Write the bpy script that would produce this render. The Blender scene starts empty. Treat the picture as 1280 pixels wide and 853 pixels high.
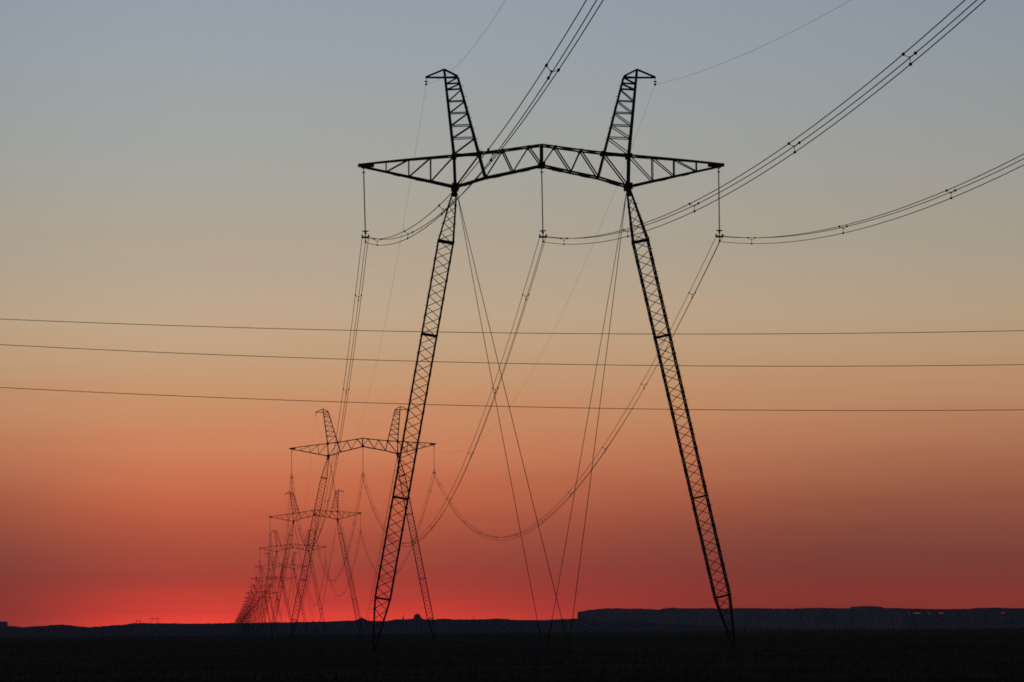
import bpy, math, random
from mathutils import Vector, Matrix

random.seed(7)
R = math.radians
scene = bpy.context.scene
COL = scene.collection

# ------------------------------------------------------------------ camera
FPX, W_PX, H_PX = 5000.0, 1280.0, 853.0
CAM_H, PITCH, ROLL = 1.4, math.atan(363 / 5000.0), R(0.5)
cam_d = bpy.data.cameras.new("camera")
cam = bpy.data.objects.new("camera", cam_d)
COL.objects.link(cam)
cam_d.sensor_fit = 'HORIZONTAL'
cam_d.sensor_width = 36.0
cam_d.lens = 36.0 * FPX / W_PX
cam_d.clip_start, cam_d.clip_end = 0.5, 60000.0
cam.matrix_world = (Matrix.Translation((0, 0, CAM_H)) @ Matrix.Rotation(math.pi / 2 + PITCH, 4, 'X')
                    @ Matrix.Rotation(-ROLL, 4, 'Z'))
scene.camera = cam

# ------------------------------------------------------------------ sky
SUN_AZ, SUN_EL = R(-4.4), R(0.6)         # where the sun went down: left of the line, at the horizon
world = bpy.data.worlds.new("World")
scene.world = world
world.use_nodes = True
nt = world.node_tree
nt.nodes.clear()
N, L = nt.nodes.new, nt.links.new


def srgb(c):
    out = []
    for v in c:
        v = v / 255.0
        out.append(v / 12.92 if v <= 0.04045 else ((v + 0.055) / 1.055) ** 2.4)
    return out


def math_node(op, a, b=None, c=None):
    n = N('ShaderNodeMath')
    n.operation = op
    for i, v in enumerate((a, b, c)):
        if v is None:
            continue
        if isinstance(v, (int, float)):
            n.inputs[i].default_value = v
        else:
            L(v, n.inputs[i])
    return n.outputs[0]


def smooth(v, a, b, lo, hi):
    n = N('ShaderNodeMapRange')
    n.interpolation_type = 'SMOOTHSTEP'
    L(v, n.inputs[0])
    for i, x in enumerate((a, b, lo, hi)):
        n.inputs[i + 1].default_value = x
    return n.outputs[0]


tc = N('ShaderNodeTexCoord')
sep = N('ShaderNodeSeparateXYZ')
L(tc.outputs['Generated'], sep.inputs[0])
elev = math_node('MULTIPLY', math_node('ARCSINE', sep.outputs[2]), 180 / math.pi)       # degrees above the horizon
azim = math_node('MULTIPLY', math_node('ARCTAN2', sep.outputs[0], sep.outputs[1]), 180 / math.pi)
# thin level dust layers make the bands of colour uneven
layer_at = N('ShaderNodeCombineXYZ')
L(math_node('MULTIPLY', azim, 0.22), layer_at.inputs[0])
L(math_node('MULTIPLY', elev, 2.6), layer_at.inputs[1])
layers = N('ShaderNodeTexNoise')
layers.inputs['Scale'].default_value = 1.0
layers.inputs['Detail'].default_value = 4
L(layer_at.outputs[0], layers.inputs['Vector'])
uneven = math_node('MULTIPLY', math_node('SUBTRACT', layers.outputs['Fac'], 0.5), smooth(elev, 0.0, 3.0, 0.26, 0.42))
pos = math_node('DIVIDE', math_node('ADD', math_node('ADD', elev, uneven), 0.5), 10.5)

# the twilight colours by elevation (degrees): below the sun, and well to the right of it
GLOW = [(-0.5, (236, 66, 56)), (0.10, (236, 70, 58)), (0.25, (226, 66, 56)), (0.45, (192, 62, 54)), (0.65, (176, 62, 54)), (0.85, (164, 64, 57)),
        (1.10, (164, 72, 60)), (1.40, (172, 79, 62)), (1.75, (188, 93, 68)), (2.15, (196, 107, 77)), (2.6, (201, 124, 90)),
        (3.05, (198, 135, 99)), (3.5, (195, 145, 108)), (4.0, (191, 156, 124)), (4.5, (189, 163, 136)), (5.0, (181, 162, 140)),
        (5.6, (173, 161, 144)), (6.4, (165, 162, 153)), (7.3, (157, 161, 160)), (8.2, (151, 160, 166)), (9.0, (146, 157, 168)), (10.0, (138, 152, 167))]
SIDE = [(-0.5, (134, 50, 48)), (0.10, (134, 51, 48)), (0.25, (132, 52, 49)), (0.45, (127, 52, 49)), (0.65, (122, 54, 51)), (0.85, (119, 57, 53)),
        (1.10, (118, 62, 56)), (1.40, (126, 69, 59)), (1.75, (137, 78, 63)), (2.15, (150, 92, 71)), (2.6, (165, 109, 82)),
        (3.05, (174, 123, 92)), (3.5, (178, 135, 102)), (4.0, (176, 145, 114)), (4.5, (173, 150, 123)), (5.0, (165, 151, 131)),
        (5.6, (156, 149, 135)), (6.4, (149, 147, 141)), (7.3, (140, 145, 145)), (8.2, (131, 141, 149)), (9.0, (124, 136, 149)), (10.0, (116, 130, 147))]


HAZE, HAZE_TOP, HAZE_END = 3.8e-5, 96.0, 17000.0
AIR = (0.014, 0.016, 0.029)              # light that the air itself sends back


def clear(e, c):
    """sky colour above the air layer, so that it arrives as c after the air between"""
    t = math.tan(R(max(e, 0.05)))
    k = math.exp(-HAZE * min(HAZE_END, (HAZE_TOP - 1.4) / t))
    return [max(v - (1 - k) * a, 0.0) / k for v, a in zip(srgb(c), AIR)]


def ramp(stops):
    n = N('ShaderNodeValToRGB')
    cr = n.color_ramp
    cr.interpolation = 'LINEAR'
    for i, (e, c) in enumerate(stops):
        p = (e + 0.5) / 10.5
        el = cr.elements[i] if i < 2 else cr.elements.new(p)
        el.position = p
        el.color = clear(e, c) + [1]
    L(pos, n.inputs[0])
    return n.outputs[0]


glow, side = ramp(GLOW), ramp(SIDE)
d_az = math_node('SUBTRACT', azim, math.degrees(SUN_AZ))
right = smooth(math_node('DIVIDE', d_az, math_node('MULTIPLY_ADD', elev, 1.5, 8.2)), 0.0, 1.0, 1, 0)
left = smooth(math_node('DIVIDE', d_az, math_node('MULTIPLY_ADD', elev, 0.7, 3.3)), -1.0, 0.0, 0, 1)
fall = math_node('MULTIPLY', right, left)
mix = N('ShaderNodeMix')
mix.data_type = 'RGBA'
L(fall, mix.inputs['Factor'])
L(side, mix.inputs['A'])
L(glow, mix.inputs['B'])
# the glow dies away overhead and round towards the dark side of the sky
dim = math_node('MULTIPLY', smooth(elev, 9.5, 18.0, 1.0, 0.0),
                smooth(math_node('ABSOLUTE', d_az), 13.0, 32.0, 1.0, 0.0))
bg_glow = N('ShaderNodeBackground')
dusk = N('ShaderNodeMix')
dusk.data_type = 'RGBA'
L(dim, dusk.inputs['Factor'])
dusk.inputs['A'].default_value = (0.024, 0.026, 0.040, 1)        # the rest of the sky: deep blue-grey
L(mix.outputs['Result'], dusk.inputs['B'])
L(dusk.outputs['Result'], bg_glow.inputs['Color'])
sky = N('ShaderNodeTexSky')
sky.sky_type = 'NISHITA'
sky.sun_disc = False
sky.sun_elevation = R(-3.0)
sky.sun_rotation = SUN_AZ
bg_sky = N('ShaderNodeBackground')
L(sky.outputs[0], bg_sky.inputs['Color'])
bg_sky.inputs['Strength'].default_value = 0.05
add = N('ShaderNodeAddShader')
L(bg_glow.outputs[0], add.inputs[0])
L(bg_sky.outputs[0], add.inputs[1])
out = N('ShaderNodeOutputWorld')
L(add.outputs[0], out.inputs['Surface'])

# ------------------------------------------------------------------ sun (all but set) and exposure
sd = bpy.data.lights.new("sun", 'SUN')
sd.energy = 0.02
sd.angle = R(0.5)
sd.color = (1.0, 0.35, 0.18)
sun = bpy.data.objects.new("sun", sd)
COL.objects.link(sun)
to_sun = Vector((math.sin(SUN_AZ) * math.cos(SUN_EL), math.cos(SUN_AZ) * math.cos(SUN_EL), math.sin(SUN_EL)))
sun.rotation_euler = to_sun.to_track_quat('Z', 'Y').to_euler()
sun.location = (-400, 3000, 300)

scene.view_settings.view_transform = 'Standard'
scene.view_settings.look = 'None'
scene.view_settings.exposure = 0.0
scene.view_settings.gamma = 1.0
scene.view_settings.use_curve_mapping = False
scene.render.engine = 'CYCLES'
scene.cycles.use_denoising = False
scene.cycles.max_bounces = 4
scene.cycles.volume_bounces = 0
scene.cycles.filter_width = 1.7

# ------------------------------------------------------------------ materials


def material(name, base, rough=0.8, metallic=0.0, noise=None, bump=None):
    """base colour with a procedural variation: noise = (scale, second colour), bump = (scale, strength)"""
    m = bpy.data.materials.new(name)
    m.use_nodes = True
    t = m.node_tree
    b = t.nodes['Principled BSDF']
    b.inputs['Base Color'].default_value = (*base, 1)
    b.inputs['Roughness'].default_value = rough
    b.inputs['Metallic'].default_value = metallic
    if rough >= 0.9:
        b.inputs['Specular IOR Level'].default_value = 0.0     # dry matt soil, rock and leaves
    co = t.nodes.new('ShaderNodeTexCoord')
    if noise:
        nz = t.nodes.new('ShaderNodeTexNoise')
        nz.inputs['Scale'].default_value = noise[0]
        nz.inputs['Detail'].default_value = 6
        t.links.new(co.outputs['Object'], nz.inputs['Vector'])
        r = t.nodes.new('ShaderNodeValToRGB')
        r.color_ramp.elements[0].position, r.color_ramp.elements[1].position = 0.38, 0.64
        r.color_ramp.elements[0].color = (*base, 1)
        r.color_ramp.elements[1].color = (*noise[1], 1)
        t.links.new(nz.outputs['Fac'], r.inputs[0])
        t.links.new(r.outputs[0], b.inputs['Base Color'])
    if bump:
        n2 = t.nodes.new('ShaderNodeTexNoise')
        n2.inputs['Scale'].default_value = bump[0]
        n2.inputs['Detail'].default_value = 5
        t.links.new(co.outputs['Object'], n2.inputs['Vector'])
        bp = t.nodes.new('ShaderNodeBump')
        bp.inputs['Strength'].default_value = bump[1]
        t.links.new(n2.outputs['Fac'], bp.inputs['Height'])
        t.links.new(bp.outputs[0], b.inputs['Normal'])
    return m


M_STEEL = material('weathered_steel', (0.085, 0.083, 0.082), 0.8, 0.0, (3.0, (0.06, 0.055, 0.052)))
M_ROD = material('polymer_rod', (0.10, 0.10, 0.11), 0.7, 0.0, (20.0, (0.08, 0.08, 0.085)))
M_WIRE = material('aluminium_cable', (0.09, 0.09, 0.092), 0.75, 0.0, (2.0, (0.065, 0.065, 0.065)))
M_THIN = material('old_cable', (0.12, 0.12, 0.12), 0.8, 0.0, (2.0, (0.09, 0.09, 0.09)))
M_CONC = material('concrete', (0.2, 0.19, 0.18), 0.9, 0.0, (6.0, (0.14, 0.135, 0.13)), (30.0, 0.3))
M_FIELD = material('dry_field', (0.095, 0.090, 0.070), 1.0, 0.0, (0.05, (0.145, 0.13, 0.10)), (0.6, 0.6))
M_GRASS = material('dry_grass', (0.12, 0.112, 0.08), 1.0, 0.0, (0.3, (0.17, 0.15, 0.105)))
M_HILL = material('far_steppe', (0.05, 0.052, 0.045), 1.0, 0.0, (0.004, (0.08, 0.075, 0.06)))
M_ROCK = material('mesa_rock', (0.16, 0.15, 0.14), 1.0, 0.0, (0.01, (0.22, 0.20, 0.18)))
M_WOOD = material('pole_wood', (0.09, 0.07, 0.055), 0.9, 0.0, (4.0, (0.06, 0.05, 0.04)))
M_WALL = material('far_wall', (0.22, 0.21, 0.2), 0.9, 0.0, (0.5, (0.28, 0.27, 0.25)))
M_ROOF = material('far_roof', (0.12, 0.09, 0.08), 0.9, 0.0, (0.6, (0.16, 0.12, 0.1)))
M_LEAF = material('far_bush', (0.05, 0.06, 0.035), 1.0, 0.0, (0.5, (0.07, 0.08, 0.045)))

# ------------------------------------------------------------------ mesh helpers


THICK = [1.0]


class MB:
    """collects beams, tubes, boxes and plates; mesh() turns them into one mesh datablock"""

    def __init__(self):
        self.v, self.f = [], []

    def _add(self, vs, fs):
        o = len(self.v)
        self.v += [tuple(x) for x in vs]
        self.f += [tuple(i + o for i in q) for q in fs]

    def beam(self, a, b, w, d=None, side=None):
        """square steel section w (x d) from a to b"""
        a, b = Vector(a), Vector(b)
        z = (b - a).normalized()
        ref = Vector(side) if side else (Vector((0, 1, 0)) if abs(z.y) < 0.9 else Vector((1, 0, 0)))
        x = z.cross(ref).normalized() * (w * THICK[0] / 2)
        y = z.cross(x).normalized() * ((d or w) * THICK[0] / 2)
        vs = [p + s * x + t * y for p in (a, b) for s, t in ((-1, -1), (1, -1), (1, 1), (-1, 1))]
        self._add(vs, [(3, 2, 1, 0), (4, 5, 6, 7), (0, 1, 5, 4), (1, 2, 6, 5), (2, 3, 7, 6), (3, 0, 4, 7)])

    def box(self, c, sx, sy, sz):
        x, y, z = c
        self.beam((x, y, z - sz / 2), (x, y, z + sz / 2), sx, sy)

    def tube(self, pts, r, n=6, caps=True):
        pts = [Vector(p) for p in pts]
        vs = []
        m = len(pts)
        for i, p in enumerate(pts):
            t = (pts[min(i + 1, m - 1)] - pts[max(i - 1, 0)]).normalized()
            ref = Vector((0, 0, 1)) if abs(t.z) < 0.95 else Vector((1, 0, 0))
            x = t.cross(ref).normalized()
            y = x.cross(t).normalized()
            rr = r[i] if isinstance(r, (list, tuple)) else r
            vs += [p + (x * math.cos(2 * math.pi * k / n) + y * math.sin(2 * math.pi * k / n)) * rr for k in range(n)]
        fs = []
        for i in range(m - 1):
            for k in range(n):
                a, b = i * n + k, i * n + (k + 1) % n
                fs.append((a, b, b + n, a + n))
        if caps:
            fs.append(tuple(reversed(range(n))))
            fs.append(tuple(range((m - 1) * n, m * n)))
        self._add(vs, fs)

    def lathe(self, base, prof, n=10):
        """prof: (radius, height) pairs about the vertical through base"""
        b = Vector(base)
        vs = [b + Vector((r * math.cos(2 * math.pi * k / n), r * math.sin(2 * math.pi * k / n), z)) for r, z in prof for k in range(n)]
        fs = []
        for i in range(len(prof) - 1):
            for k in range(n):
                a, c = i * n + k, i * n + (k + 1) % n
                fs.append((a, c, c + n, a + n))
        fs.append(tuple(reversed(range(n))))
        fs.append(tuple(range((len(prof) - 1) * n, len(prof) * n)))
        self._add(vs, fs)

    def torus(self, c, R_, r, n=16, m=6):
        c = Vector(c)
        vs = []
        for i in range(n):
            a = 2 * math.pi * i / n
            for k in range(m):
                b = 2 * math.pi * k / m
                vs.append(c + Vector(((R_ + r * math.cos(b)) * math.cos(a), (R_ + r * math.cos(b)) * math.sin(a), r * math.sin(b))))
        fs = [(i * m + k, ((i + 1) % n) * m + k, ((i + 1) % n) * m + (k + 1) % m, i * m + (k + 1) % m) for i in range(n) for k in range(m)]
        self._add(vs, fs)

    def join(self, other):
        self._add(other.v, other.f)
        return self

    def moved(self, M):
        o = MB()
        o._add([M @ Vector(p) for p in self.v], self.f)
        return o

    def mesh(self, name, mat):
        me = bpy.data.meshes.new(name)
        me.from_pydata(self.v, [], self.f)
        me.materials.append(mat)
        me.update()
        return me


def link(name, data, parent=None, loc=(0, 0, 0), rot=(0, 0, 0)):
    o = bpy.data.objects.new(name, data)
    COL.objects.link(o)
    o.parent = parent
    o.location = loc
    o.rotation_euler = rot
    return o


def tag(o, label=None, cat=None, group=None, kind=None):
    if label: o['label'] = label
    if cat: o['category'] = cat
    if group: o['group'] = group
    if kind: o['kind'] = kind
    return o


def pixel_at(px, py, y):
    """the point on the plane at distance y seen at photograph pixel (px, py): used once to survey positions"""
    f = Vector((0, math.cos(PITCH), math.sin(PITCH)))
    u0 = Vector((0, -math.sin(PITCH), math.cos(PITCH)))
    r0 = Vector((1, 0, 0))
    r = math.cos(ROLL) * r0 - math.sin(ROLL) * u0
    u = math.sin(ROLL) * r0 + math.cos(ROLL) * u0
    d = f + (px - 640) / FPX * r - (py - 426.5) / FPX * u
    return Vector((0, 0, CAM_H)) + d * (y / d.y)


# ------------------------------------------------------------------ ground, hills
def ground():
    xs = [-5500, -3500, -2000, -1200, -700, -400, -200, -120, -70, -40, -20, 0, 20, 40, 70, 120, 200, 400, 700, 1200, 2000, 3500, 5500]
    ys = [-1500, -600, -200, -60, 0, 40, 80] + [100 + 5 * i for i in range(50)] + [360, 400, 460, 540, 640, 760, 900, 1100, 1400, 1800,
          2300, 3000, 4000, 5200, 6600, 8200, 10000, 12500, 14500, 16600]
    rnd = random.Random(3)
    v, f = [], []
    for j, y in enumerate(ys):
        for i, x in enumerate(xs):
            near = 90 < y < 360 and abs(x) < 70
            v.append((x, y, rnd.uniform(-0.05, 0.05) if near else 0.0))
    n = len(xs)
    for j in range(len(ys) - 1):
        for i in range(n - 1):
            a = j * n + i
            f.append((a, a + 1, a + n + 1, a + n))
    me = bpy.data.meshes.new('ground')
    me.from_pydata(v, [], f)
    me.materials.append(M_FIELD)
    return tag(link('ground', me), kind='structure')


ground()

# dry grass standing in the nearest strip of the field
gm = MB()
rg = random.Random(11)
for _ in range(14000):
    y = 98 + 520 * rg.random() ** 2.2
    x = rg.uniform(-0.145, 0.145) * y
    h = rg.uniform(0.06, 0.2) * (1.5 if rg.random() < 0.12 else 1)
    for k in range(3):
        a = rg.uniform(0, math.pi)
        w = rg.uniform(0.015, 0.04)
        ex, ey = math.cos(a) * w, math.sin(a) * w
        lx, ly = rg.uniform(-0.08, 0.08), rg.uniform(-0.08, 0.08)
        bx, by = x + rg.uniform(-0.12, 0.12), y + rg.uniform(-0.12, 0.12)
        gm._add([(bx - ex, by - ey, -0.06), (bx + ex, by + ey, -0.06), (bx + lx, by + ly, h)], [(0, 1, 2)])
tag(link('grass', gm.mesh('grass', M_GRASS)), 'dry grass tufts standing in the dark field', 'grass', kind='stuff')


def densify(pts, step, jitter, seed):
    rnd = random.Random(seed)
    out_ = []
    for (x0, y0), (x1, y1) in zip(pts, pts[1:]):
        k = max(1, int(abs(x1 - x0) / step))
        for i in range(k):
            t = i / k
            s = t * t * (3 - 2 * t)
            out_.append((x0 + (x1 - x0) * t, y0 + (y1 - y0) * s + (rnd.uniform(-jitter, jitter) if i else 0)))
    out_.append(pts[-1])
    return out_


def ridge(name, pts, Y, front, top_depth, back, mat, steep=1.0, seed=1, jitter=0.25):
    """a ridge whose skyline passes through the surveyed points at distance Y, with a front slope, a top and a back slope"""
    line = densify(pts, 3, jitter, seed)
    rnd = random.Random(seed + 50)
    v, f = [], []
    rows = 6
    for px, py in line:
        p = pixel_at(px, py, Y)
        x, z = p.x, max(p.z, 0.3)
        wob = rnd.uniform(-0.06, 0.06) * front
        v += [(x * (Y - front) / Y, Y - front, -0.5), (x * (Y - front * 0.55) / Y, Y - front * 0.55 + wob, z * 0.34 * steep),
              (x * (Y - front * 0.2) / Y, Y - front * 0.2 + wob, z * min(0.78 * steep, 0.95)), (x, Y, z), (x * (1 + top_depth / Y), Y + top_depth, z * 0.985), (x * (1 + (top_depth + back) / Y), Y + top_depth + back, -0.5)]
    m = len(line)
    for i in range(m - 1):
        for r in range(rows - 1):
            a = i * rows + r
            f.append((a, a + rows, a + rows + 1, a + 1))
        f.append((i * rows, i * rows + rows - 1, i * rows + 2 * rows - 1, i * rows + rows))
    f.append(tuple(range(rows)))
    f.append(tuple(reversed(range((m - 1) * rows, m * rows))))
    me = bpy.data.meshes.new(name)
    me.from_pydata(v, [], f)
    me.materials.append(mat)
    return tag(link(name, me), kind='structure')


HILL_Y, MESA_Y = 11800.0, 13200.0
ridge('hills', [(-560, 783), (-300, 779), (-120, 783), (10, 782.5), (30, 784), (45, 783), (75, 781), (110, 784), (150, 781.5), (170, 779), (200, 779.3),
                (245, 779.6), (300, 779), (350, 778), (400, 777.2), (440, 776), (446, 775.2), (449, 773.3), (452, 772.2), (455, 773.4), (459, 775.6), (464, 776.2), (480, 776.4), (500, 774.4), (520, 773.6),
                (540, 774.6), (552, 773.8), (580, 774.6), (600, 774.3), (623, 773.6), (645, 775), (680, 775.2), (700, 774.3), (724, 773.2), (745, 777.2),
                (800, 777.4), (832, 779.4), (880, 782.4), (960, 784.6), (1100, 785)], HILL_Y, 700, 260, 700, M_HILL, 1.0, 4, 0.3)
ridge('mesa_hills', [(721.8, 765.4), (724, 764.6), (727, 764.2), (740, 762.2), (757, 760.7), (770, 760.6), (790, 761), (810, 761.2), (822, 762.2), (834, 760.4), (841, 759.6),
                     (850, 760.7), (880, 760.4), (900, 760.8), (940, 760.4), (980, 761), (1022, 760), (1062, 760.6), (1064, 758.6), (1085, 757.8), (1102, 758.5),
                     (1104, 760), (1128, 760.4)], MESA_Y, 240, 420, 500, M_ROCK, 1.22, 9, 0.3)


# the right end of the table land: red mirage slits, modelled as openings cut through the rock
def gapped_mesa():
    line = densify([(1128, 760.4), (1132, 760.8), (1177, 761.6), (1215, 761.2), (1224, 760), (1247, 759.7), (1262, 760.4), (1290, 760.2),
                    (1400, 762), (1600, 759), (1900, 766)], 1.5, 0.15, 21)
    mirage_gaps = [(1135, 1141, 766.0, 767.0), (1141, 1155, 765.7, 767.4), (1160, 1167, 766.1, 767.2), (1173, 1184, 765.6, 767.3), (1192, 1198, 766.2, 766.8), (1251, 1261, 765.7, 766.7)]
    cols = []
    rg2 = random.Random(31)
    for px, py in line:
        g = None
        for a, b, t, l in mirage_gaps:
            if a < px < b:
                k = math.sin(math.pi * (px - a) / (b - a)) ** 0.6 * rg2.uniform(0.55, 1.0)
                mid = (t + l) / 2
                g = (mid + (t - mid) * k, mid + (l - mid) * k)
        cols.append((px, py, g))
    dep = 90.0
    v, f = [], []

    def q(px, py, back):
        p = pixel_at(px, py, MESA_Y)
        return (p.x, MESA_Y + (dep if back else 0), p.z)
    for (x0, t0, g0), (x1, t1, g1) in zip(cols, cols[1:]):
        e0 = g0 or ((766.6, 766.6))
        e1 = g1 or ((766.6, 766.6))
        for (a0, b0, a1, b1) in ((t0, e0[0], t1, e1[0]), (e0[1], 790, e1[1], 790)):
            o = len(v)
            v += [q(x0, a0, 0), q(x0, b0, 0), q(x1, b1, 0), q(x1, a1, 0), q(x0, a0, 1), q(x0, b0, 1), q(x1, b1, 1), q(x1, a1, 1)]
            f += [(o, o + 1, o + 2, o + 3), (o + 7, o + 6, o + 5, o + 4), (o, o + 3, o + 7, o + 4), (o + 1, o + 5, o + 6, o + 2)]
    me = bpy.data.meshes.new('rock_terrace')
    me.from_pydata(v, [], f)
    me.materials.append(M_ROCK)
    tag(link('rock_terrace_hills', me), kind='structure')


gapped_mesa()
# small flat-topped bluff at the far left edge
ridge('bluff_hills', [(-260, 774), (-120, 775.5), (-20, 776.4), (7.5, 777), (9.3, 777.6)], HILL_Y + 500, 220, 300, 400, M_ROCK, 1.22, 15, 0.15)

# ------------------------------------------------------------------ haze: even thin air round camera, ground and hills
hb = MB()
hb.beam((0, HAZE_END - 9500, -1.2), (0, HAZE_END - 9500, HAZE_TOP), 11600, 19000)
haze_me = hb.mesh('haze', M_STEEL)
haze_me.materials.clear()
hm = bpy.data.materials.new('air')
hm.use_nodes = True
ht = hm.node_tree
ht.nodes.clear()
hv = ht.nodes.new('ShaderNodeVolumePrincipled')
hv.inputs['Color'].default_value = (0.62, 0.76, 1.0, 1)
hv.inputs['Density'].default_value = HAZE
hv.inputs['Anisotropy'].default_value = 0.2
ho = ht.nodes.new('ShaderNodeOutputMaterial')
ht.links.new(hv.outputs[0], ho.inputs['Volume'])
haze_me.materials.append(hm)
tag(link('haze', haze_me), kind='stuff')

# ------------------------------------------------------------------ pylon parts (local: x across the line, y along it, z up)
NODE_X, NODE_Z = 5.82, 31.13
HW = 0.55                                   # half depth of the cross arm
WEB = 0.075


def lerp(a, b, t):
    return tuple(x + (y - x) * t for x, y in zip(a, b))


# outline of the cross arm: top chord and bottom chord (x, z, half depth)
TOP = [(12.13, 32.66, 0.16), (10.44, 32.84, 0.24), (8.92, 32.98, 0.34), (7.46, 33.10, 0.44), (5.88, 33.23, HW), (4.12, 33.40, HW), (2.62, 33.58, HW), (0.88, 33.82, HW), (0, 33.94, HW)]
BOT = [(12.13, 32.52, 0.16), (10.44, 32.16, 0.24), (8.92, 31.82, 0.34), (7.46, 31.50, 0.44), (NODE_X, NODE_Z, HW), (3.80, 31.74, HW), (1.95, 32.12, HW), (0, 32.56, HW)]


def P3(p, s, y):
    return (p[0] * s, y * p[2], p[1])


def cross_arm_meshes():
    ch, la = MB(), MB()
    for s in (-1, 1):
        for y in (-1, 1):
            for line, w in ((TOP, 0.10), (BOT, 0.115)):
                for a, b in zip(line, line[1:]):
                    ch.beam(P3(a, s, y), P3(b, s, y), w)
            t, b = TOP, BOT
            pairs = [(t[1], b[1]), (t[2], b[2]), (t[3], b[3]), (b[1], t[2]), (b[2], t[3]), (b[3], t[4]),
                     (b[4], t[5]), (b[5], t[6]), (t[6], b[6]), (b[6], t[7]), (t[7], b[7])]
            for i, (p, q) in enumerate(pairs):
                la.beam(P3(p, s, y), P3(q, s, y), 0.085 if i > 5 else 0.065)
        # plan bracing between the two faces
        for line in (TOP, BOT):
            for i, (p, q) in enumerate(zip(line[1:], line[2:])):
                la.beam(P3(p, s, -1), P3(p, s, 1), 0.06)
                la.beam(P3(p, s, -1 if i % 2 else 1), P3(q, s, 1 if i % 2 else -1), 0.06)
    for s in (-1, 1):
        for y in (-1, 1):
            for p, q in ((BOT[1], BOT[2]), (BOT[2], BOT[3]), (BOT[4], BOT[5]), (BOT[5], BOT[6]), (BOT[6], BOT[7])):
                a, b = lerp(P3(p, s, y), P3(q, s, y), 0.3), lerp(P3(p, s, y), P3(q, s, y), 0.62)
                ch.beam((a[0], a[1], a[2] - 0.05), (b[0], b[1], b[2] - 0.05), 0.06, 0.14, (0, 1, 0))
    for y in (-1, 1):
        ch.beam(P3(TOP[-1], 1, y), P3(BOT[-1], 1, y), 0.15)
    la.beam(P3(TOP[-1], 1, -1), P3(TOP[-1], 1, 1), 0.08)
    la.beam(P3(BOT[-1], 1, -1), P3(BOT[-1], 1, 1), 0.14)
    return ch, la


def gusset(x, z, sx, sz):
    """pair of bolted gusset plates, one on each face, joined by a pin"""
    m = MB()
    for y in (-1, 1):
        m.box((x, y * (HW + 0.085), z), sx, 0.03, sz)
        m.box((x + 0.08, y * (HW + 0.11), z + 0.06), 0.06, 0.03, 0.06)
        m.box((x - 0.08, y * (HW + 0.11), z - 0.06), 0.06, 0.03, 0.06)
    m.beam((x, -HW - 0.1, z), (x, HW + 0.1, z), 0.12)
    return m


def tip_plate(s):
    m = MB()
    for y in (-1, 1):
        m.beam((s * 11.25, y * 0.27, 32.60), (s * 12.32, y * 0.22, 32.60), 0.2, 0.03)
    m.beam((s * 12.05, -0.2, 32.5), (s * 12.05, 0.2, 32.5), 0.14)
    m.beam((s * 11.5, 0, 32.62), (s * 12.28, 0, 32.6), 0.13, 0.22)
    return m


RUNGS = [34.4, 35.25, 36.1, 36.9, 37.7, 38.1, 38.53]


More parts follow.
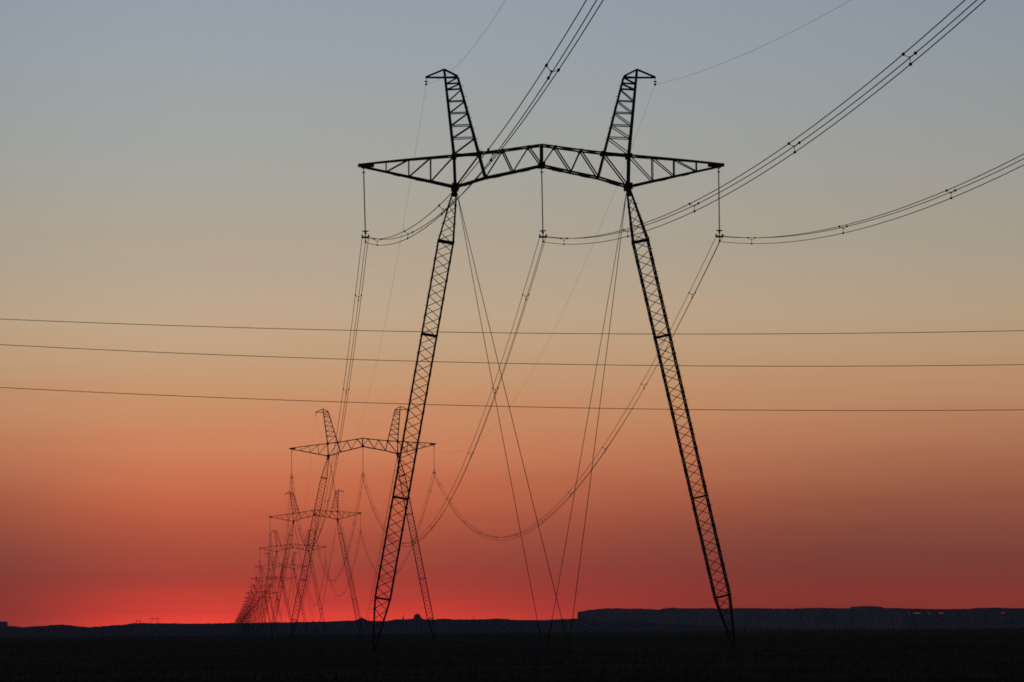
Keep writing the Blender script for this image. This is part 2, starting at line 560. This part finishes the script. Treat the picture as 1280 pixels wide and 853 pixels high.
def peak_meshes(s):
    """earth wire peak; s = -1 left, 1 right"""
    def inner(z):   # chord nearer the middle of the arm
        t = (z - 31.78) / (38.60 - 31.78)
        return (3.80 + (5.60 - 3.80) * t, HW + (0.16 - HW) * max(0, (z - 33.2) / 5.4))

    def outer(z):
        if z < 33.23:
            t = (z - NODE_Z) / (33.23 - NODE_Z)
            return (NODE_X + 0.06 * t, HW)
        t = (z - 33.23) / (39.08 - 33.23)
        return (5.88 + (6.50 - 5.88) * t, HW + (0.12 - HW) * t)
    ch, la, rig, pegs = MB(), MB(), MB(), MB()
    for y in (-1, 1):
        zs = [NODE_Z, 33.23] + RUNGS + [39.08]
        for a, b in zip(zs, zs[1:]):
            ch.beam((s * outer(a)[0], y * outer(a)[1], a), (s * outer(b)[0], y * outer(b)[1], b), 0.14)
        zs = [31.78, 33.4] + RUNGS
        for a, b in zip(zs, zs[1:]):
            ch.beam((s * inner(a)[0], y * inner(a)[1], a), (s * inner(b)[0], y * inner(b)[1], b), 0.125)
        prev = 33.35
        for z in RUNGS:
            la.beam((s * outer(z)[0], y * outer(z)[1], z), (s * inner(z)[0], y * inner(z)[1], z + 0.06), 0.06)
            la.beam((s * outer(prev)[0], y * outer(prev)[1], prev), (s * inner(z)[0], y * inner(z)[1], z), 0.06)
            prev = z
        # small outrigger that carries the earth wire
        rig.beam((s * 6.50, y * 0.1, 39.08), (s * 5.60, y * 0.14, 38.62), 0.1)
        rig.beam((s * 6.50, y * 0.1, 39.08), (s * 7.76, y * 0.04, 38.55), 0.1)
        rig.beam((s * 5.62, y * 0.14, 38.53), (s * 7.76, y * 0.04, 38.53), 0.1)
    for side in (outer, inner):
        for i, z in enumerate(RUNGS):
            a, b = side(z), side(z - 0.6)
            la.beam((s * a[0], -a[1], z), (s * a[0], a[1], z), 0.05)
            la.beam((s * a[0], (-1) ** i * a[1], z), (s * b[0], -(-1) ** i * b[1], z - 0.6), 0.05)
    for i in range(7):
        z = 33.6 + 0.72 * i
        pegs.beam((s * inner(z)[0], -inner(z)[1], z), (s * (inner(z)[0] - 0.22), -inner(z)[1], z + 0.03), 0.025)
    hang = MB()
    hang.beam((s * 7.72, 0, 38.52), (s * 7.72, 0, 38.1), 0.035)
    hang.lathe((s * 7.72, 0, 38.22), [(0.03, 0), (0.13, 0.02), (0.13, 0.05), (0.03, 0.09)], 10)
    hang.box((s * 7.72, 0, 38.07), 0.12, 0.3, 0.12)
    for y in (-1, 1):
        ch.beam((s * outer(33.3)[0], y * outer(33.3)[1], 33.3), (s * inner(33.3)[0], y * inner(33.3)[1], 33.3), 0.07)
    ch.join(pegs)
    for side in (outer, inner):
        for z in (33.3, 38.5):
            x, h = side(z)
            ch.beam((s * x, -h, z), (s * x, h, z), 0.07)
    return ch, la, rig, pegs, hang


def leg_meshes(foot, node, s):
    """square lattice mast pinned to a point at both ends"""
    a, b = Vector(foot), Vector(node)
    ax = (b - a)
    Lg = ax.length
    ax.normalize()
    u = Vector((0, 1, 0))
    w = ax.cross(u).normalized()         # in the plane of the pylon
    hs = 0.5

    def half(t):                         # half width along the leg, t = metres from the foot
        if t < 3.55: return 0.06 + (hs - 0.06) * t / 3.55
        if t > Lg - 3.65: return 0.10 + (hs - 0.10) * (Lg - t) / 3.65
        return hs

    def pt(t, i, j):
        return a + ax * t + w * (i * half(t)) + u * (j * half(t))
    ch, la, pegs = MB(), MB(), MB()
    bands = [3.55, 10.35, 21.4, Lg - 3.65]
    stops = [0.0] + bands + [Lg]
    for i in (-1, 1):
        for j in (-1, 1):
            for t0, t1 in zip(stops, stops[1:]):
                ch.beam(pt(t0, i, j), pt(t1, i, j), 0.095)
    panels = []
    for k, (t0, t1) in enumerate(zip(stops, stops[1:])):
        n = max(4, round((t1 - t0) / 0.65))
        panels += [(t0 + (t1 - t0) * i / n, t0 + (t1 - t0) * (i + 1) / n) for i in range(n)]
    for k, (t0, t1) in enumerate(panels):
        p = 1 if k % 2 else -1
        for j in (-1, 1):
            la.beam(pt(t0, p * j, j), pt(t1, -p * j, j), 0.045)     # faces square to the line
        for i in (-1, 1):
            la.beam(pt(t0, i, p * i), pt(t1, i, -p * i), 0.045)     # faces along the line
        if k % 2:
            for i in (-1, 1):                                        # splice plates on the chords
                for j in (-1, 1):
                    c = pt(t1, i, j)
                    ch.beam(c - ax * 0.16 + w * i * 0.042, c + ax * 0.12 + w * i * 0.042, 0.035, 0.11, u)
    for k in range(int(Lg / 0.8) - 1):
        t = 0.9 + 0.8 * k
        # step bolts on the outer chord of each mast
        c = pt(t, -1 if (w.x > 0) == (s < 0) else 1, -1)
        dirn = Vector((-1 if s < 0 else 1, 0, 0))
        pegs.beam(c, c + dirn * 0.2, 0.022)
    ch.join(pegs)
    collars = []
    for t in bands:
        m = MB()
        dz = 0.14 if t > Lg - 4 else 0.12
        for j in (-1, 1):
            m.beam(pt(t, -1, j), pt(t, 1, j), dz, 0.05)
        for i in (-1, 1):
            m.beam(pt(t, i, -1), pt(t, i, 1), 0.05, dz * 0.9)
        m.beam(pt(t, -1, -1), pt(t, 1, 1), 0.07)
        m.beam(pt(t, 1, -1), pt(t, -1, 1), 0.07)
        collars.append(m)
    cap = MB()
    cap.beam(b - ax * 0.55, b + ax * 0.1, 0.3)
    base = MB()
    base.box((a.x, a.y, a.z - 0.1), 0.6, 0.6, 0.36)
    base.beam(a, a + ax * 0.35, 0.22)
    return ch, la, pegs, collars, cap, base


def guy_mesh(top, anchor):
    a, b = Vector(top), Vector(anchor)
    m = MB()
    pts = []
    for i in range(13):
        t = i / 12
        p = a.lerp(b, t)
        p.z -= 4 * 0.18 * t * (1 - t)
        pts.append(p)
    m.tube(pts, 0.023, 6)
    tb = MB()
    d = (a - b).normalized()
    tb.beam(b + d * 1.3, b + d * 1.75, 0.09)
    tb.beam(b + d * 0.1, b + d * 1.3, 0.045)
    return m, tb


def anchor_mesh(p):
    m = MB()
    m.box((p[0], p[1], p[2] - 0.05), 0.7, 0.7, 0.36)
    m.beam((p[0], p[1], p[2]), (p[0], p[1], p[2] + 0.3), 0.08)
    return m


GUY_TOP_Z = 30.75
ARM_CH, ARM_LA = cross_arm_meshes()
PEAKS = {s: peak_meshes(s) for s in (-1, 1)}
TIPS = {s: tip_plate(s) for s in (-1, 1)}
GUSS = [(-NODE_X, NODE_Z, 0.5, 0.46), (NODE_X, NODE_Z, 0.5, 0.46), (0, 32.6, 0.42, 0.34), (-5.88, 33.2, 0.38, 0.3), (5.88, 33.2, 0.38, 0.3),
        (-4.12, 33.38, 0.28, 0.24), (4.12, 33.38, 0.28, 0.24), (-2.62, 33.54, 0.24, 0.2), (2.62, 33.54, 0.24, 0.2), (-0.88, 33.78, 0.24, 0.2), (0.88, 33.78, 0.24, 0.2)]
DATA = {}


def shared(key, mb, mat):
    if key not in DATA:
        DATA[key] = mb.mesh(key if isinstance(key, str) else key[0], mat)
    return DATA[key]


def base_points(shift):
    legs = {-1: (-12.05 + shift, 0, 0.15), 1: (12.05 + shift, 0, 0.15)}
    anch = [(0.13 + shift, -10.5, 0.1), (-0.02 + shift, 10.5, 0.1), (0.34 + shift, 10.7, 0.1)]
    return legs, anch


def pylon(loc, yaw, roll, shift, label, detailed, group):
    """guyed portal pylon; roll tilts the cross arm and peaks about the middle of the nodes"""
    root = link('electricity_pylon', None, None, loc, (0, 0, yaw))
    root.empty_display_size = 2
    tag(root, label, 'pylon', group)
    T = Matrix.Translation((0, 0, NODE_Z)) @ Matrix.Rotation(-roll, 4, 'Y') @ Matrix.Translation((0, 0, -NODE_Z))
    legs, anch = base_points(shift)
    nodes = {s: T @ Vector((s * NODE_X, 0, NODE_Z - 0.1)) for s in (-1, 1)}
    tops = {s: T @ Vector((s * (NODE_X - 0.12), 0, GUY_TOP_Z)) for s in (-1, 1)}

    def upper(name, key, mb, parent):
        o = link(name, shared(key, mb, M_STEEL), parent)
        if parent is root:
            o.matrix_local = T
        return o
    arm = upper('cross_arm', 'cross_arm', ARM_CH, root)
    upper('arm_bracing', 'arm_bracing', ARM_LA, arm)
    for i, g in enumerate(GUSS):
        upper('gusset_plate', ('gusset_plate', i), gusset(*g), arm)
    for s in (-1, 1):
        upper('tip_plate', ('tip_plate', s), TIPS[s], arm)
        ch, la, rig, pegs, hang = PEAKS[s]
        pk = upper('earth_wire_peak', ('earth_wire_peak', s), ch, root)
        upper('peak_bracing', ('peak_bracing', s), la, pk)
        upper('outrigger', ('outrigger', s), rig, pk)
        upper('earth_wire_hanger', ('earth_wire_hanger', s), hang, pk)
        k = (round(roll, 5), round(shift, 3), s)
        ch, la, pegs, collars, cap, base = leg_meshes(legs[s], nodes[s], s)
        lg = link('lattice_leg', shared(('lattice_leg', k), ch, M_STEEL), root)
        link('leg_bracing', shared(('leg_bracing', k), la, M_STEEL), lg)
        for i, c in enumerate(collars):
            link('collar', shared(('collar', k, i), c, M_STEEL), lg)
        link('pin_joint', shared(('pin_joint', k), cap, M_STEEL), lg)
        link('footing', shared(('footing', k), base, M_CONC), root)
    for i, p in enumerate(anch):
        link('guy_anchor', shared(('guy_anchor', round(shift, 3), i), anchor_mesh(p), M_CONC), root)
    for s in (-1, 1):
        for i in (0, 1):
            ap = anch[0] if i == 0 else (anch[1] if s < 0 else anch[2])
            g, tb = guy_mesh(tops[s], (ap[0], ap[1], ap[2] + 0.25))
            go = link('guy_wire', shared(('guy_wire', k[:2], s, i), g, M_WIRE), root)
            link('turnbuckle', shared(('turnbuckle', k[:2], s, i), tb, M_STEEL), go)
    return root, T


# one merged mesh for the pylons too far away to show their parts
def far_pylon_mesh():
    m = MB()
    THICK[0] = 1.9
    for q in cross_arm_meshes(): m.join(q)
    legs, anch = base_points(0)
    for s in (-1, 1):
        m.join(tip_plate(s))
        ch, la, rig, pegs, hang = peak_meshes(s)
        for q in (ch, la, rig): m.join(q)
        ch, la, pegs, collars, cap, base = leg_meshes(legs[s], (s * NODE_X, 0, NODE_Z - 0.1), s)
        for q in (ch, la, cap, base): m.join(q)
        for c in collars: m.join(c)
        for ap in (anch[0], anch[1]):
            m.join(guy_mesh((s * (NODE_X - 0.12), 0, GUY_TOP_Z), ap)[0])
    THICK[0] = 1.0
    return m.mesh('far_pylon', M_STEEL)


# ------------------------------------------------------------------ insulator strings (local origin at the hook under the arm)
STRING_L = 4.72


def insulator_parts():
    hook, rod, ring, yoke = MB(), MB(), MB(), MB()
    hook.beam((0, 0, 0.12), (0, 0, -0.2), 0.05)
    hook.box((0, 0, -0.02), 0.1, 0.12, 0.14)
    hook.lathe((0, 0, -0.34), [(0.04, 0), (0.1, 0.03), (0.1, 0.07), (0.04, 0.12)], 10)
    hook.beam((0, 0, -0.2), (0, 0, -0.36), 0.04)
    prof = [(0.022, -4.35)]
    z = -4.3
    while z < -0.42:
        prof += [(0.032, z), (0.062, z + 0.015), (0.032, z + 0.04)]
        z += 0.12
    prof.append((0.025, -0.34))
    rod.lathe((0, 0, 0), prof, 8)
    ring.torus((0, 0, -4.25), 0.2, 0.028, 18, 6)
    ring.beam((-0.2, 0, -4.25), (0.2, 0, -4.25), 0.03)
    ring.beam((0, -0.2, -4.25), (0, 0.2, -4.25), 0.03)
    ring.lathe((0, 0, -4.45), [(0.05, 0), (0.07, 0.1), (0.05, 0.22)], 8)
    yoke.beam((0, 0, -4.4), (0, 0, -4.68), 0.06)
    yoke.beam((-0.24, 0, -4.66), (0.24, 0, -4.66), 0.13, 0.05)
    yoke.beam((0, 0, -4.66), (0, 0, -4.95), 0.05)
    cl = []
    for x, z in ((-0.215, -4.6), (0.215, -4.6), (0, -4.97)):
        c = MB()
        c.beam((x, -0.16, z), (x, 0.16, z), 0.07, 0.1)
        c.box((x, 0, z + (0.04 if x else 0.03)), 0.08, 0.08, 0.18)
        cl.append(c)
    return hook, rod, ring, yoke, cl


INS = insulator_parts()
WIRE_OFF = [(-0.215, -4.62), (0.215, -4.62), (0, -4.99)]      # where the three cables sit, from the hook
INS_ALL = MB()
for q in INS[:4]: INS_ALL.join(q)
for q in INS[4]: INS_ALL.join(q)


def insulator(loc, yaw, lean, label, group, detailed):
    if not detailed:
        o = link('insulator_string', shared('far_insulator', INS_ALL, M_ROD), None, loc, (0, 0, yaw))
        return tag(o, label, 'insulator', group)
    root = link('insulator_string', None, None, loc, (0, lean, yaw))
    tag(root, label, 'insulator', group)
    hook, rod, ring, yoke, cl = INS
    link('hook', shared('hook', hook, M_STEEL), root)
    link('polymer_rod', shared('polymer_rod', rod, M_ROD), root)
    link('grading_ring', shared('grading_ring', ring, M_STEEL), root)
    yk = link('yoke_plate', shared('yoke_plate', yoke, M_STEEL), root)
    for i, c in enumerate(cl):
        link('clamp', shared(('clamp', i), c, M_STEEL), yk)
    return root


def spacer_mesh():
    m = MB()
    c = Vector((0, 0, -0.125))
    for x, z in ((-0.215, 0), (0.215, 0), (0, -0.37)):
        p = Vector((x, 0, z))
        e = p + (c - p) * 0.12
        mid = (c + e) / 2 + Vector((0, 0, -0.03 if x else 0))
        m.tube([c, mid, e], 0.012, 6)
        m.beam((x, -0.09, z), (x, 0.09, z), 0.075, 0.085)
        m.box((x, 0, z), 0.06, 0.07, 0.11)
    m.box(c, 0.06, 0.05, 0.06)
    return m


SPACER = spacer_mesh()
SPACER_ME = SPACER.mesh('spacer', M_STEEL)
WIRE_R = 0.019


def bundle(path, at, yaw, label, group, detailed, twist=0.0):
    """three cables held apart by spacers; path(t) is the middle of the upper pair, at = list of t with a spacer"""
    c, s = math.cos(yaw), math.sin(yaw)
    n = 72 if detailed else 30
    mid = [path(i / n) for i in range(n + 1)]
    org = mid[0].copy()
    lines = []
    for ox, oz in ((-0.215, 0.0), (0.215, 0.0), (0, -0.37)):
        ln = []
        for i, p in enumerate(mid):
            ca, sa = math.cos(twist * i / n), math.sin(twist * i / n)
            x_, z_ = ox * ca + (oz + 0.12) * sa, -ox * sa + (oz + 0.12) * ca - 0.12
            ln.append(p - org + Vector((x_ * c, x_ * s, z_)))
        lines.append(ln)
    if not detailed:
        m = MB()
        for l in lines: m.tube(l, WIRE_R, 4)
        return tag(link('conductor_bundle', m.mesh('conductor_bundle', M_WIRE), None, org), label, 'power line', group)
    root = link('conductor_bundle', None, None, org)
    tag(root, label, 'power line', group)
    for l in lines:
        m = MB()
        m.tube(l, WIRE_R, 6)
        link('cable', m.mesh('cable', M_WIRE), root)
    for t in at:
        p, q = path(max(t - 0.002, 0)), path(t + 0.002)
        pitch = math.atan2(q.z - p.z, math.hypot(q.x - p.x, q.y - p.y))
        d = math.atan2(-(q.x - p.x), q.y - p.y)
        a = twist * t
        r = a if q.y > p.y else -a           # the forward span runs towards the camera
        x_, z_ = 0.12 * math.sin(a), 0.12 * math.cos(a) - 0.12
        link('spacer', SPACER_ME, root, path(t) - org + Vector((x_ * c, x_ * s, z_)), (pitch, r, d))
    return root


def single_wire(name, path, r, n, label, cat, group, mat):
    pts = [path(i / n) for i in range(n + 1)]
    org = pts[0].copy()
    m = MB()
    m.tube([p - org for p in pts], r, 6)
    return tag(link(name, m.mesh(name, mat), None, org), label, cat, group)


# ------------------------------------------------------------------ the line of pylons
SURVEY = [(2.09, 267.0), (-25.14, 670.5), (-52.4, 1059.1), (-80.46, 1457.8), (-107.96, 1861.2), (-136.95, 2272.0), (-164.81, 2664.1)]
ROLLS = [0.0, R(1.5), R(2.0), R(0.9), R(0.4), R(0.3), 0]
while len(SURVEY) < 28:
    x, y = SURVEY[-1]
    k = 0.0705 if len(SURVEY) < 14 else 0.0714
    SURVEY.append((x - k * 397, y + 397))
YAW = R(3.9)
ORD = ['nearest', 'second', 'third', 'fourth', 'fifth', 'sixth', 'seventh']
G_PYL, G_INS, G_COND, G_EARTH = 'pylons of the high voltage line', 'insulator strings under the pylon arms', 'conductor bundles of the high voltage line', 'earth wires along the pylon peaks'
PY_LABEL = ['nearest and tallest portal pylon with two leaning lattice legs spanning the field',
            'second portal pylon, half hidden behind the left leg of the nearest one',
            'third portal pylon, its tilted arm crossing behind the second pylon leg',
            'fourth portal pylon, arm just below the third, red sky behind',
            'fifth portal pylon, small, low in the row against dark red sky',
            'sixth portal pylon, small, just before the row becomes a blur',
            'seventh portal pylon, tiny, at the top right of the blurred cluster']
FAR_PY = 'tiny faded pylon within the blurred cluster at the far end of the row'
FAR_ME = None
tower = []
for i, (x, y) in enumerate(SURVEY):
    roll = ROLLS[i] if i < 7 else 0.0
    shift = 0.55 if i == 0 else (-0.3 if i == 1 else 0.0)
    yaw = YAW if i else R(3.83)
    if i < 7:
        _, T = pylon((x, y, 0), yaw, roll, shift, PY_LABEL[i], True, G_PYL)
    else:
        FAR_ME = FAR_ME or far_pylon_mesh()
        o = link('electricity_pylon', FAR_ME, None, (x, y, 0), (0, 0, yaw))
        tag(o, FAR_PY, 'pylon', G_PYL + ' in the far cluster')
        T = Matrix.Identity(4)
    Wm = Matrix.Translation((x, y, 0)) @ Matrix.Rotation(yaw, 4, 'Z')
    hooks = [Wm @ T @ Vector(p) for p in ((-11.95, 0, 32.42), (0, 0, 32.42), (11.95, 0, 32.42))]
    earth = [Wm @ T @ Vector((s * 7.72, 0, 38.05)) for s in (-1, 1)]
    sides = ('left', 'middle', 'right')
    for j, h in enumerate(hooks):
        if i < 7:
            lab = '%s insulator string hanging from the arm of the %s pylon' % (sides[j], ORD[i])
            insulator(h, yaw, R(-1.2) if i == 0 and j == 0 else (R(-0.6) if i == 0 and j == 1 else 0), lab, G_INS, i < 5)
        else:
            insulator(h, yaw, 0, 'tiny insulator string among the blurred cluster of far pylons', G_INS + ' in the far cluster', False)
    tower.append((hooks, earth, yaw))

PHASE = ('left', 'middle', 'right')
SPACERS_T = [0.0415, 0.128, 0.215, 0.308, 0.40, 0.50, 0.593, 0.683, 0.772, 0.87, 0.957]
for i in range(len(tower) - 1):
    for j in range(3):
        a = tower[i][0][j] + Vector((0, 0, WIRE_OFF[0][1]))
        b = tower[i + 1][0][j] + Vector((0, 0, WIRE_OFF[0][1]))
        if i == 0 and j == 0: a.x += 0.09
        if i == 0 and j == 1: a.x += 0.05
        sag = (15.7, 15.7, 15.2)[j] if i == 0 else 15.0

        def path(t, a=a, b=b, sag=sag):
            p = a.lerp(b, t)
            p.z -= 4 * sag * t * (1 - t)
            return p
        if i < 6:
            lab = '%s triple conductor bundle sagging from the %s pylon back to the %s' % (PHASE[j], ORD[i], ORD[i + 1])
            bundle(path, SPACERS_T, tower[i][2], lab, G_COND, i < 4)
        else:
            bundle(path, [], tower[i][2], 'hair thin conductor bundle among the blurred far pylons', G_COND + ' in the far cluster', False)
    if i < 6:
        for j in range(2):
            a, b = tower[i][1][j], tower[i + 1][1][j]
            sag = (15.6, 14.4)[j] if i == 0 else 15.0

            def path(t, a=a, b=b, sag=sag):
                p = a.lerp(b, t)
                p.z -= 4 * sag * t * (1 - t)
                return p
            single_wire('earth_wire', path, 0.0065, 60, 'thin %s earth wire from the %s pylon peak back to the %s' % (('left', 'right')[j], ORD[i], ORD[i + 1]),
                        'wire', G_EARTH, M_THIN)

# the span that comes forward over the camera from the nearest pylon
back_dir = Vector((SURVEY[0][0] - SURVEY[1][0], SURVEY[0][1] - SURVEY[1][1], 0)).normalized()


def forward(a, ang, s1, s2, length):
    c, s = math.cos(R(ang)), math.sin(R(ang))
    d = Vector((c * back_dir.x - s * back_dir.y, s * back_dir.x + c * back_dir.y, 0))

    def path(t):
        u = t * length
        p = a + d * u
        p.z += s1 * u + s2 * u * u
        return p
    return path


FWD = [(0.86, -0.11557, 0.00042973), (1.2384, -0.11523, 0.00049026), (1.3513, -0.11585, 0.0005745)]
FWD_U = [(16.4, 50.7, 79.7, 109.9, 135.1, 168, 203, 236, 270, 304), (13.7, 48.1, 75.4, 105.8, 130.9, 166, 200, 234, 268, 302), (14.3, 47.9, 77.7, 110, 140, 172, 206, 238, 271, 305)]
dsc = ['left triple conductor bundle rising steeply from the nearest pylon behind its arm',
       'middle triple conductor bundle rising to the upper right corner from the nearest pylon',
       'right triple conductor bundle running to the right edge from the nearest pylon']
for j in range(3):
    a = tower[0][0][j] + Vector((0.09 if j == 0 else (0.05 if j == 1 else 0), 0, WIRE_OFF[0][1]))
    Lf = 320.0
    bundle(forward(a, *FWD[j], Lf), [u / Lf for u in FWD_U[j]], tower[0][2], dsc[j], G_COND, True, R((51, -13, -4)[j]))
FWE = [(-0.577, -0.1305, 0.00033), (1.2107, -0.10825, 0.0003267)]
for j in range(2):
    single_wire('earth_wire', forward(tower[0][1][j], *FWE[j], 320.0), 0.0065, 60,
                'thin %s earth wire rising forward out of the picture from the nearest pylon peak' % ('left', 'right')[j], 'wire', G_EARTH, M_THIN)

# ------------------------------------------------------------------ three wires of a smaller line crossing in front
for (a2, a1, a0), nm in (((8.34e-4, -2.0119e-2, 12.5917), 'top'), ((8.96e-4, -2.8313e-2, 11.4457), 'middle'), ((8.14e-4, -3.0617e-2, 9.8194), 'lowest')):
    def path(t, a2=a2, a1=a1, a0=a0):
        x = -46 + 104 * t
        return Vector((x, 150.0, a0 + a1 * x + a2 * x * x))
    single_wire('crossing_wire', path, 0.0125, 80, '%s of the three long level wires crossing the whole sky' % nm, 'wire', 'level wires crossing the sky', M_THIN)

# ------------------------------------------------------------------ small things on the skyline
SKY_S = HILL_Y / 9600.0


def small_pylon(px, py_base, Y, hgt, half, label):
    g = pixel_at(px, py_base, Y)
    root = link('electricity_pylon', None, None, (g.x, Y, g.z - 1.5))
    tag(root, label, 'pylon', 'pylons on the left ridge')
    root.scale = (SKY_S, SKY_S, SKY_S)
    for s in (-1, 1):
        m = MB()
        b0, t0 = Vector((s * half * 0.62, 0, 0)), Vector((s * half * 0.42, 0, hgt))
        for ox in (-0.45, 0.45):
            m.beam(b0 + Vector((ox, 0, 0)), t0 + Vector((ox, 0, 0)), 0.3)
        for k in range(10):
            p, q = b0.lerp(t0, k / 10), b0.lerp(t0, (k + 1) / 10)
            sg = 0.45 if k % 2 else -0.45
            m.beam(p + Vector((sg, 0, 0)), q - Vector((sg, 0, 0)), 0.2)
        link('lattice_leg', m.mesh('lattice_leg', M_STEEL), root)
        pk = MB()
        pk.beam((s * half * 0.42, 0, hgt), (s * half * 0.5, 0, hgt + 5), 0.5)
        link('earth_wire_peak', pk.mesh('earth_wire_peak', M_STEEL), root)
    m = MB()
    m.beam((-half, 0, hgt), (half, 0, hgt), 0.45)
    m.beam((-half, 0, hgt), (-half * 0.4, 0, hgt + 1.6), 0.35)
    m.beam((half, 0, hgt), (half * 0.4, 0, hgt + 1.6), 0.35)
    m.beam((-half * 0.4, 0, hgt + 1.6), (half * 0.4, 0, hgt + 1.6), 0.4)
    for k in range(9):
        x0, x1 = half * (-0.8 + 0.18 * k), half * (-0.8 + 0.18 * (k + 1))
        m.beam((x0, 0, hgt + (0 if k % 2 else 1.4)), (x1, 0, hgt + (1.4 if k % 2 else 0)), 0.25)
    link('cross_arm', m.mesh('cross_arm', M_STEEL), root)


small_pylon(193.5, 779, HILL_Y, 11.0, 14.0, 'small dark portal pylon on the left ridge, the larger of two')
small_pylon(173, 779.2, HILL_Y + 20, 6.0, 7.0, 'smaller faint pylon on the left ridge, left of the larger one')


def mast(px, py_top, py_base, Y, w, label, flare=0.0):
    t, g = pixel_at(px, py_top, Y), pixel_at(px, py_base, Y)
    h = t.z - g.z
    root = link('mast', None, None, (g.x, Y, g.z - 1))
    tag(root, label, 'mast')
    m = MB()
    for ox, oy in ((-1, -1), (1, -1), (1, 1), (-1, 1)):
        m.beam((ox * w, oy * w, 0), (ox * w * 0.2, oy * w * 0.2, h + 1), 0.35)
    for k in range(8):
        f0, f1 = 1 - 0.8 * k / 8, 1 - 0.8 * (k + 1) / 8
        z0, z1 = (h + 1) * k / 8, (h + 1) * (k + 1) / 8
        sg = 1 if k % 2 else -1
        m.beam((sg * w * f0, -w * f0, z0), (-sg * w * f1, -w * f1, z1), 0.25)
    link('lattice', m.mesh('lattice', M_STEEL), root)
    if flare:
        b = MB()
        b.beam((0, 0, 0), (0, 0, flare), w * 2.6)
        b.beam((0, 0, flare), (0, 0, flare * 1.4), w * 1.6)
        link('base_hut', b.mesh('base_hut', M_WALL), root)


mast(504, 767.2, 774.5, HILL_Y - 60, 1.6, 'thin mast with a hut at its foot, left of the domed building on the skyline', 6.5)
mast(592.3, 768.2, 774.5, HILL_Y - 60, 0.9, 'hair thin mast alone on the skyline right of the second pylon', 0)
mast(452, 769, 773, HILL_Y - 60, 0.9, 'short mast on the small hilltop left of the nearest pylon leg', 0)


def skyline_building(px, py_base, Y):
    """stepped block with a low dome, like a lone granary on the ridge"""
    g = pixel_at(px, py_base, Y)
    root = link('distant_building', None, None, (g.x, Y, g.z - 2))
    root.scale = (SKY_S * 1.05, SKY_S, SKY_S * 1.1)
    tag(root, 'dark stepped building with a rounded top on the skyline beside the second pylon leg', 'building')
    m = MB()
    m.box((0, 0, 5.2), 14.5, 10, 10.4)
    m.box((-5.9, 0, 4.2), 6, 9, 8.4)
    m.box((-8.6, 0, 2.2), 6, 8.5, 4.4)
    m.box((6.9, 0, 3.2), 7.5, 9, 6.4)
    link('wall', m.mesh('wall', M_WALL), root)
    m = MB()
    m.lathe((0, 0, 10.4), [(6.0, 0), (5.8, 1.6), (4.8, 3.0), (3.0, 3.9), (0.8, 4.3)], 14)
    rf = link('roof', m.mesh('roof', M_ROOF), root)
    m = MB()
    for x in (-6.6, 6.2):
        m.box((x, 0, 11.2), 1.4, 1.4, 1.7)
    m.box((0, 0, 15.2), 0.9, 0.9, 1.6)
    link('chimney', m.mesh('chimney', M_WALL), rf)


skyline_building(521.8, 775.2, HILL_Y - 80)

# a far row of poles standing in front of the table land on the right
POLE_PX = [1265, 1232, 1200, 1171, 1143, 1116, 1090, 1067, 1043, 1022, 1000, 974, 960, 948, 939, 931, 924, 892, 877, 870, 848]


def pole_meshes():
    p, a, c = MB(), MB(), []
    p.tube([(0, 0, 0), (0, 0, 11.2)], [0.17, 0.11], 8)
    a.beam((-1.1, 0, 10.5), (1.1, 0, 10.5), 0.12)
    for x in (-1.0, 0, 1.0):
        i = MB()
        i.lathe((x, 0, 10.56 if x else 11.2), [(0.03, 0), (0.07, 0.1), (0.07, 0.2), (0.03, 0.26)], 8)
        c.append(i)
    return p, a, c


NTH = ['rightmost'] + [w + ' from the right' for w in ('second', 'third', 'fourth', 'fifth', 'sixth', 'seventh', 'eighth', 'ninth', 'tenth', 'eleventh')]
pm, am, cm = pole_meshes()
POLE_ME, PARM_ME = pm.mesh('pole_shaft', M_WOOD), am.mesh('pole_arm', M_STEEL)
CAP_ME = [q.mesh('pole_insulator', M_ROD) for q in cm]
for k, px in enumerate(POLE_PX):
    Y = 2650 + 55 * k
    x = pixel_at(px, 785, Y).x
    root = link('utility_pole', None, None, (x, Y, 0), (0, 0, R(70)))
    tag(root, ('far utility pole before the table land, %s in the row' % NTH[k]) if k < len(NTH) else
        'faint far utility pole in the crowded left half of the pole row', 'pole', 'poles before the table land')
    link('shaft', POLE_ME, root)
    ca = link('pole_arm', PARM_ME, root)
    for c in CAP_ME:
        link('insulator', c, ca)
